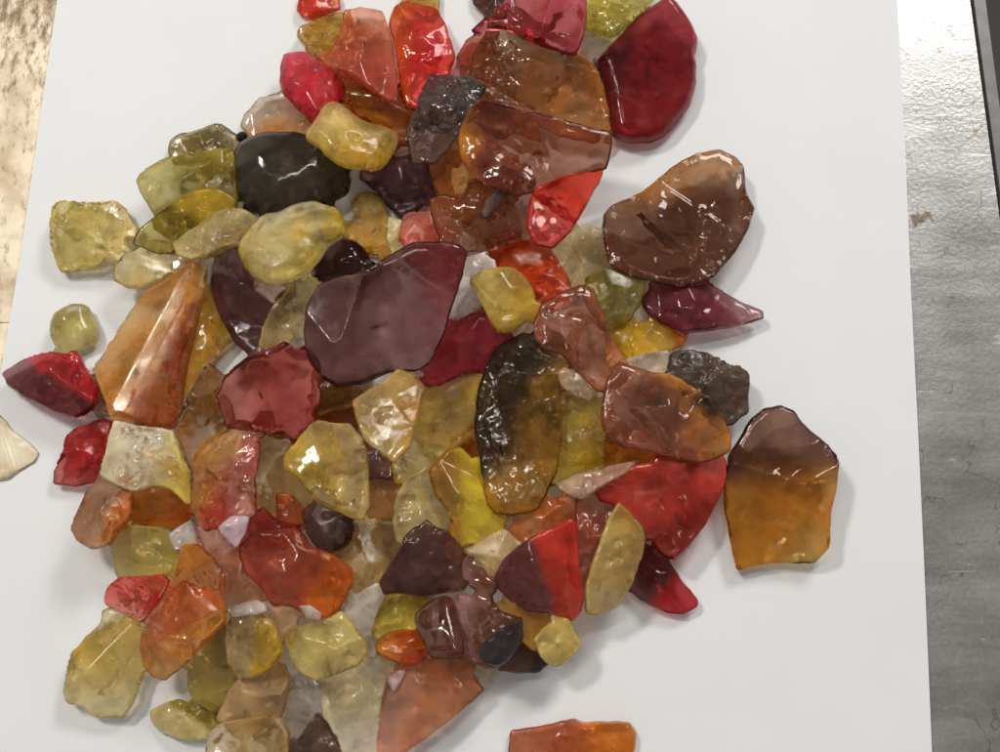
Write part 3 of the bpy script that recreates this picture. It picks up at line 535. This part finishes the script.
def gem_mat(idx, g, thick):
    rnd = random.Random(idx * 31 + 1)
    m, nt, nd, L = new_mat("gemstone")
    c1 = np.array(lin(g['c1'])); c2 = np.array(lin(g['c2']))
    boost = g.get('boost', 1.0)
    av = ((c1 * c2) ** .5); av = np.clip(av * min(1.4, .92 / av.max()), .004, .93)
    out = N(nt, 'ShaderNodeOutputMaterial')
    at = N(nt, 'ShaderNodeAttribute', attribute_name='zone'); ed = N(nt, 'ShaderNodeAttribute', attribute_name='edge')
    tc = N(nt, 'ShaderNodeTexCoord'); obj = tc.outputs['Object']
    mp = N(nt, 'ShaderNodeMapping'); mp.inputs['Location'].default_value = (rnd.random(), rnd.random(), rnd.random()); L.new(obj, mp.inputs[0]); obj = mp.outputs[0]
    def nz(scale, det, rough=.6):
        n = N(nt, 'ShaderNodeTexNoise'); n.inputs['Scale'].default_value = scale; n.inputs['Detail'].default_value = det
        n.inputs['Roughness'].default_value = rough; L.new(obj, n.inputs['Vector']); return n.outputs[0]
    def rng(src, a, b, c, d, smooth=False):
        r = N(nt, 'ShaderNodeMapRange'); r.interpolation_type = 'SMOOTHSTEP' if smooth else 'LINEAR'
        for k, v in zip((1, 2, 3, 4), (a, b, c, d)): r.inputs[k].default_value = v
        L.new(src, r.inputs[0]); return r.outputs[0]
    def math_(op, a, b):
        n = N(nt, 'ShaderNodeMath', operation=op)
        for k, s in enumerate((a, b)):
            if isinstance(s, (int, float)): n.inputs[k].default_value = s
            else: L.new(s, n.inputs[k])
        return n.outputs[0]
    def mix(f, a, b):
        x = N(nt, 'ShaderNodeMix', data_type='RGBA')
        if isinstance(f, (int, float)): x.inputs[0].default_value = f
        else: L.new(f, x.inputs[0])
        for s, i in ((a, 6), (b, 7)):
            if isinstance(s, (tuple, list, np.ndarray)): x.inputs[i].default_value = rgba([float(v) for v in s])
            else: L.new(s, x.inputs[i])
        return x.outputs[2]
    n_mid = nz(260, 2); n_fine = nz(1300, 2, .7); n_big = nz(110, 2)
    zsum = math_('ADD', at.outputs['Fac'], rng(n_big, .2, .8, -.22, .22))
    sft = g['z'][2]
    zf = rng(zsum, -sft, sft, 0, 1, True)
    # body colour with cloudy veins
    def albedo(c):
        sat = 1 - c.min() / c.max()
        redness = max(0., min(1., (c[0] - 2.2 * c[1]) / c[0]))
        l = float(c @ np.array([.3, .6, .1])); pale = max(0., min(1., (c[1] / c[0] - .45) / .25)) * min(1., c[0] / .3)
        c = np.maximum(l + (1.24 - .16 * pale - .30 * redness) * (c - l), .0025)
        c[2] *= 1 + .12 * pale * (c[2] < .6 * c[0])
        drk = max(0., 1 - l / .12)
        return np.maximum(c * min(2.0 - .6 * redness - .75 * drk * (1 - redness), .87 / c.max()), .003)
    b1, b2 = albedo(c1), albedo(c2)
    b1[2] = b1[2] + .03 * b1[1]; b2[2] = b2[2] + .03 * b2[1]
    if g.get('m', .4) > .8: b1, b2 = c1 * 1.1, c2 * 1.1
    body = mix(zf, b1, b2)
    body = mix(rng(nz(140, 2), .45, .72, 0, .55, True), body, mix(zf, b1 * np.array([.92, .66, .42]), b2 * np.array([.92, .66, .42])))
    cloud = rng(n_mid, .35, .7, 0, 1, True)
    body = mix(math_('MULTIPLY', cloud, .45), body, mix(.12, body, (.6, .5, .38)))
    dark = rng(nz(170, 3), .52, .75, 0, .5, True)
    body = mix(dark, body, mix(zf, b1 * .5, b2 * .5))
    def deep(c):
        red = max(0., min(1., (c[0] - 2.2 * c[1]) / c[0])); drk = max(0., 1 - float(c @ np.array([.3, .6, .1])) / .14)
        return max(red, drk)
    def tnt(c): return np.maximum(c * min(2.2, .97 / c.max()), .004) ** (.08 + .07 * deep(c))
    tint1, tint2 = tnt(c1), tnt(c2)
    tint = mix(zf, tint1, tint2)
    r0 = g.get('r', .2) * g.get('rk', rnd.choice((.4, .5, .6, .6, .9, 1.2))) * (1 if 'rw' not in g else 1.6); mm_ = g.get('m', .4) if g.get('m', .4) > .8 else g.get('m', .4) * .58
    if c1[1] > .33 and mm_ < .36: mm_ = .36
    rough = rng(n_mid, .3, .75, max(.03, r0 * .5), r0 * 1.5)
    bump = N(nt, 'ShaderNodeBump'); bump.inputs['Strength'].default_value = min(1.0, .03 + .22 * max(0, g.get('bump', .5) - .3)); bump.inputs['Distance'].default_value = .00008
    L.new(n_fine, bump.inputs['Height'])
    bump2 = N(nt, 'ShaderNodeBump'); bump2.inputs['Strength'].default_value = min(1.0, .03 + .36 * max(0, g.get('bump', .5) - .3)); bump2.inputs['Distance'].default_value = .00040
    L.new(n_mid, bump2.inputs['Height'])
    if g.get('bump', .5) >= .7: L.new(bump.outputs[0], bump2.inputs['Normal'])
    nrm = bump2.outputs[0]
    # small fracture faces, each tipped its own way, in patches
    if g.get('bump', .5) >= .7 and not g.get('flat') and g.get('m', .4) < .8:
        for vs, amp in ((330, .22),):
            vo_ = N(nt, 'ShaderNodeTexVoronoi'); vo_.inputs['Scale'].default_value = vs
            wv = N(nt, 'ShaderNodeVectorMath', operation='MULTIPLY_ADD'); nn = N(nt, 'ShaderNodeTexNoise'); nn.inputs['Scale'].default_value = vs * .8; L.new(obj, nn.inputs['Vector'])
            L.new(nn.outputs['Color'], wv.inputs[0]); wv.inputs[1].default_value = (.6 / vs,) * 3; L.new(obj, wv.inputs[2])
            L.new(wv.outputs[0], vo_.inputs['Vector'])
            df = N(nt, 'ShaderNodeVectorMath', operation='SUBTRACT'); L.new(wv.outputs[0], df.inputs[0]); L.new(vo_.outputs['Position'], df.inputs[1])
            cc_ = N(nt, 'ShaderNodeVectorMath', operation='SUBTRACT'); L.new(vo_.outputs['Color'], cc_.inputs[0]); cc_.inputs[1].default_value = (.5, .5, .5)
            dt = N(nt, 'ShaderNodeVectorMath', operation='DOT_PRODUCT'); L.new(df.outputs[0], dt.inputs[0]); L.new(cc_.outputs[0], dt.inputs[1])
            mk = rng(nz(190, 2), .50, .60, 0, 1, True)
            hh = math_('MULTIPLY', dt.outputs['Value'], mk)
            b3 = N(nt, 'ShaderNodeBump'); b3.inputs['Strength'].default_value = 1.0
            b3.inputs['Distance'].default_value = amp * (.35 if g.get('rnd') else .55 + .5 * g.get('bump', .5))
            L.new(hh, b3.inputs['Height']); L.new(nrm, b3.inputs['Normal']); nrm = b3.outputs[0]
    gl = N(nt, 'ShaderNodeBsdfGlass'); gl.inputs['IOR'].default_value = 1.42
    L.new(tint, gl.inputs['Color']); L.new(rough, gl.inputs['Roughness']); L.new(nrm, gl.inputs['Normal'])
    p = N(nt, 'ShaderNodeBsdfPrincipled'); L.new(body, p.inputs['Base Color']); L.new(rough, p.inputs['Roughness'])
    p.inputs['Specular IOR Level'].default_value = .3; L.new(nrm, p.inputs['Normal'])
    p.inputs['Subsurface Weight'].default_value = 0.0 if g.get('m', .4) > .8 else .0
    p.inputs['Subsurface Scale'].default_value = .0009
    p.inputs['Subsurface Radius'].default_value = [float(v) for v in .25 + np.clip(av / av.max(), 0, 1)]
    ms = N(nt, 'ShaderNodeMixShader')
    # healed cracks and veils running through the stone
    vn = nz(120, 3, .65)
    ve = N(nt, 'ShaderNodeMath', operation='SUBTRACT'); L.new(vn, ve.inputs[0]); ve.inputs[1].default_value = rnd.uniform(.44, .56)
    va_ = N(nt, 'ShaderNodeMath', operation='ABSOLUTE'); L.new(ve.outputs[0], va_.inputs[0])
    crk = math_('MULTIPLY', rng(va_.outputs[0], .003, .013, 1, 0, True), rng(n_big, .48, .62, 0, .5 if max(c1[1], c2[1]) > .09 else .14))
    body2 = mix(crk, body, mix(.45, body, (.72, .62, .48)))
    L.new(body2, p.inputs['Base Color'])
    mfac = rng(n_big, .3, .7, max(0, mm_ - .25), min(1, mm_ + .25))
    if mm_ < .8: mfac = math_('MULTIPLY', mfac, rng(ed.outputs['Fac'], .0, .30, 1.5, 1, True))
    if mm_ < .8: mfac = math_('MAXIMUM', mfac, crk)
    L.new(mfac, ms.inputs[0]); L.new(gl.outputs[0], ms.inputs[1]); L.new(p.outputs[0], ms.inputs[2])
    last = ms.outputs[0]
    cr = g.get('crust', 0)
    # rind and scuffed, chipped spots
    if cr > 0:
        cn = math_('SUBTRACT', nz(420, 3, .7), rng(ed.outputs['Fac'], 0, .35, 0, .10))
        thr = .66 - .22 * cr
        cf = rng(cn, thr, thr + .035, 0, min(1, .55 + cr), True)
        pc = N(nt, 'ShaderNodeBsdfPrincipled')
        L.new(mix(.5, body, (.60, .51, .40)), pc.inputs['Base Color']); pc.inputs['Roughness'].default_value = .55; L.new(nrm, pc.inputs['Normal'])
        m2 = N(nt, 'ShaderNodeMixShader'); L.new(cf, m2.inputs[0]); L.new(last, m2.inputs[1]); L.new(pc.outputs[0], m2.inputs[2]); last = m2.outputs[0]
    L.new(last, out.inputs['Surface'])
    if g.get('m', .4) < .9:
        sig = -np.log(av) * (.14 + .17 * (deep(c1) + deep(c2)) / 2) / (1.5 * thick * S)
        den = float(sig.max()); va = N(nt, 'ShaderNodeVolumeAbsorption')
        va.inputs['Density'].default_value = den; va.inputs['Color'].default_value = rgba([float(v) for v in 1 - sig / den])
        L.new(va.outputs[0], out.inputs['Volume'])
    return m

for idx in order:
    g = G[idx]; h = make_shape(g, idx)
    px = g['out'].copy()
    # tiny nicks along the edge
    tg = np.roll(px, -1, 0) - np.roll(px, 1, 0); nr = np.stack([tg[:, 1], -tg[:, 0]], 1); nr /= np.linalg.norm(nr, axis=1)[:, None] + 1e-9
    px = px + nr * (fbm(px, 9, h.seed + 2, 3) * (.5 + .5 * g.get('bump', .5)))[:, None]
    z0, a, b, c = 8.0, 0.0, 0.0, unproject(g['out'], 8.0).mean(0)
    trnd = random.Random(idx + 77)
    ta, tb = trnd.uniform(-.07, .07), trnd.uniform(-.07, .07)
    for it in range(3):
        poly = unproject(px, z0, a, b, c)
        if area2(poly) < 0: poly = poly[::-1]
        cc, inr = centre(poly)
        rd = unproject([g['ridge'][:2], g['ridge'][2:]], z0, a, b, c) if 'ridge' in g else None
        P, jj, ii = grid_in(poly)
        t, bt, d = heights(h, g, P, poly, cc, inr, rd, False)
        pl = PILE[jj, ii]
        if it < 2:
            if (pl > 1).any():
                A = np.stack([P[:, 0] - cc[0], P[:, 1] - cc[1], np.ones(len(P))], 1)
                sol = np.linalg.lstsq(A, pl, rcond=None)[0]
                a, b = [float(np.clip(v * .75, -.28, .28)) for v in sol[:2]]
                if 'tilt' in g: a, b = g['tilt']
            else:
                a, b = g.get('tilt', (ta, tb)) if not g.get('flat') else (0., 0.)
            c = cc
        lift = pl - (bt + a * (P[:, 0] - c[0]) + b * (P[:, 1] - c[1]))
        core = d > min(4.0, .22 * inr)
        on = core & (pl > .5)
        zf_ = (-(bt + a * (P[:, 0] - c[0]) + b * (P[:, 1] - c[1]))).max()
        z0 = max(zf_, float(np.percentile(lift[on], 96)) if on.sum() > 3 else zf_)
    top = t + z0 + a * (P[:, 0] - c[0]) + b * (P[:, 1] - c[1])
    PILE[jj, ii] = np.maximum(PILE[jj, ii], top)
    # mesh
    poly = unproject(px, z0, a, b, c)
    if area2(poly) < 0: poly = poly[::-1]
    step = 1.7 if inr < 40 else 2.0
    poly = resample(poly, step * 1.05)
    x0, y0 = poly.min(0); x1, y1 = poly.max(0)
    pts = []
    rw = 0; y = y0
    jr = random.Random(idx)
    while y < y1:
        x = x0 + (step / 2 if rw % 2 else 0)
        while x < x1:
            pts.append((x + jr.uniform(-.25, .25), y + jr.uniform(-.25, .25))); x += step
        y += step * .866; rw += 1
    pts = np.array(pts); pts = pts[inside_poly(pts, poly)]
    pts = pts[dist_poly(pts, poly) > step * .6]
    nb = len(poly)
    allp = [Vector(q) for q in np.vstack([poly, pts])]
    vo, eo, fo, ov, oe, of = delaunay_2d_cdt(allp, [], [list(range(nb))], 1, 1e-4)
    V2 = np.array([tuple(v) for v in vo])
    bnd = np.array([any(k < nb for k in src) for src in ov])
    t, bt, d = heights(h, g, V2, poly, cc, inr, rd)
    t = np.where(bnd, 0, np.maximum(t, .15)); bt = np.where(bnd, 0, np.minimum(bt, -.1))
    # local frame: origin at the stone's foot
    ox, oy = c
    tilt_z = a * (V2[:, 0] - ox) + b * (V2[:, 1] - oy)
    nv = len(V2)
    top = np.stack([V2[:, 0] - ox, V2[:, 1] - oy, t + tilt_z], 1)
    bot = np.stack([V2[:, 0] - ox, V2[:, 1] - oy, bt + tilt_z], 1)
    bmap = np.full(nv, -1); inner = np.where(~bnd)[0]; bmap[inner] = nv + np.arange(len(inner)); bmap[bnd] = np.where(bnd)[0]
    verts = np.vstack([top, bot[inner]]) * S
    zmin = verts[:, 2].min(); verts[:, 2] -= zmin
    faces = [tuple(fc) for fc in fo] + [tuple(int(bmap[k]) for k in reversed(fc)) for fc in fo]
    mat = gem_mat(idx, g, max(8., float(t.mean() - bt.mean()) * 1.15))
    o = mesh_obj("gemstone", verts, faces, mat, smooth=True)
    o.location = (ox * S, oy * S, z0 * S + zmin)
    # body zoning and closeness to the rim, as plain mesh attributes
    ang, off, sft = g['z']
    an = math.radians(ang); wd = np.array([math.cos(an), -math.sin(an)])
    q = (V2 - poly.mean(0)) @ wd; half = (np.percentile(q, 97) - np.percentile(q, 3)) / 2 + 1e-6
    zone = q / half - off
    edge = d / inr
    for nm, arr in (('zone', zone), ('edge', edge)):
        full = np.concatenate([arr, arr[inner]]).astype(np.float32)
        if len(full) == len(o.data.vertices):
            o.data.attributes.new(nm, 'FLOAT', 'POINT').data.foreach_set('value', full)
    o['label'] = g['label']; o['category'] = "gemstone"; o['group'] = "loose rough gemstones piled on the white sheet"
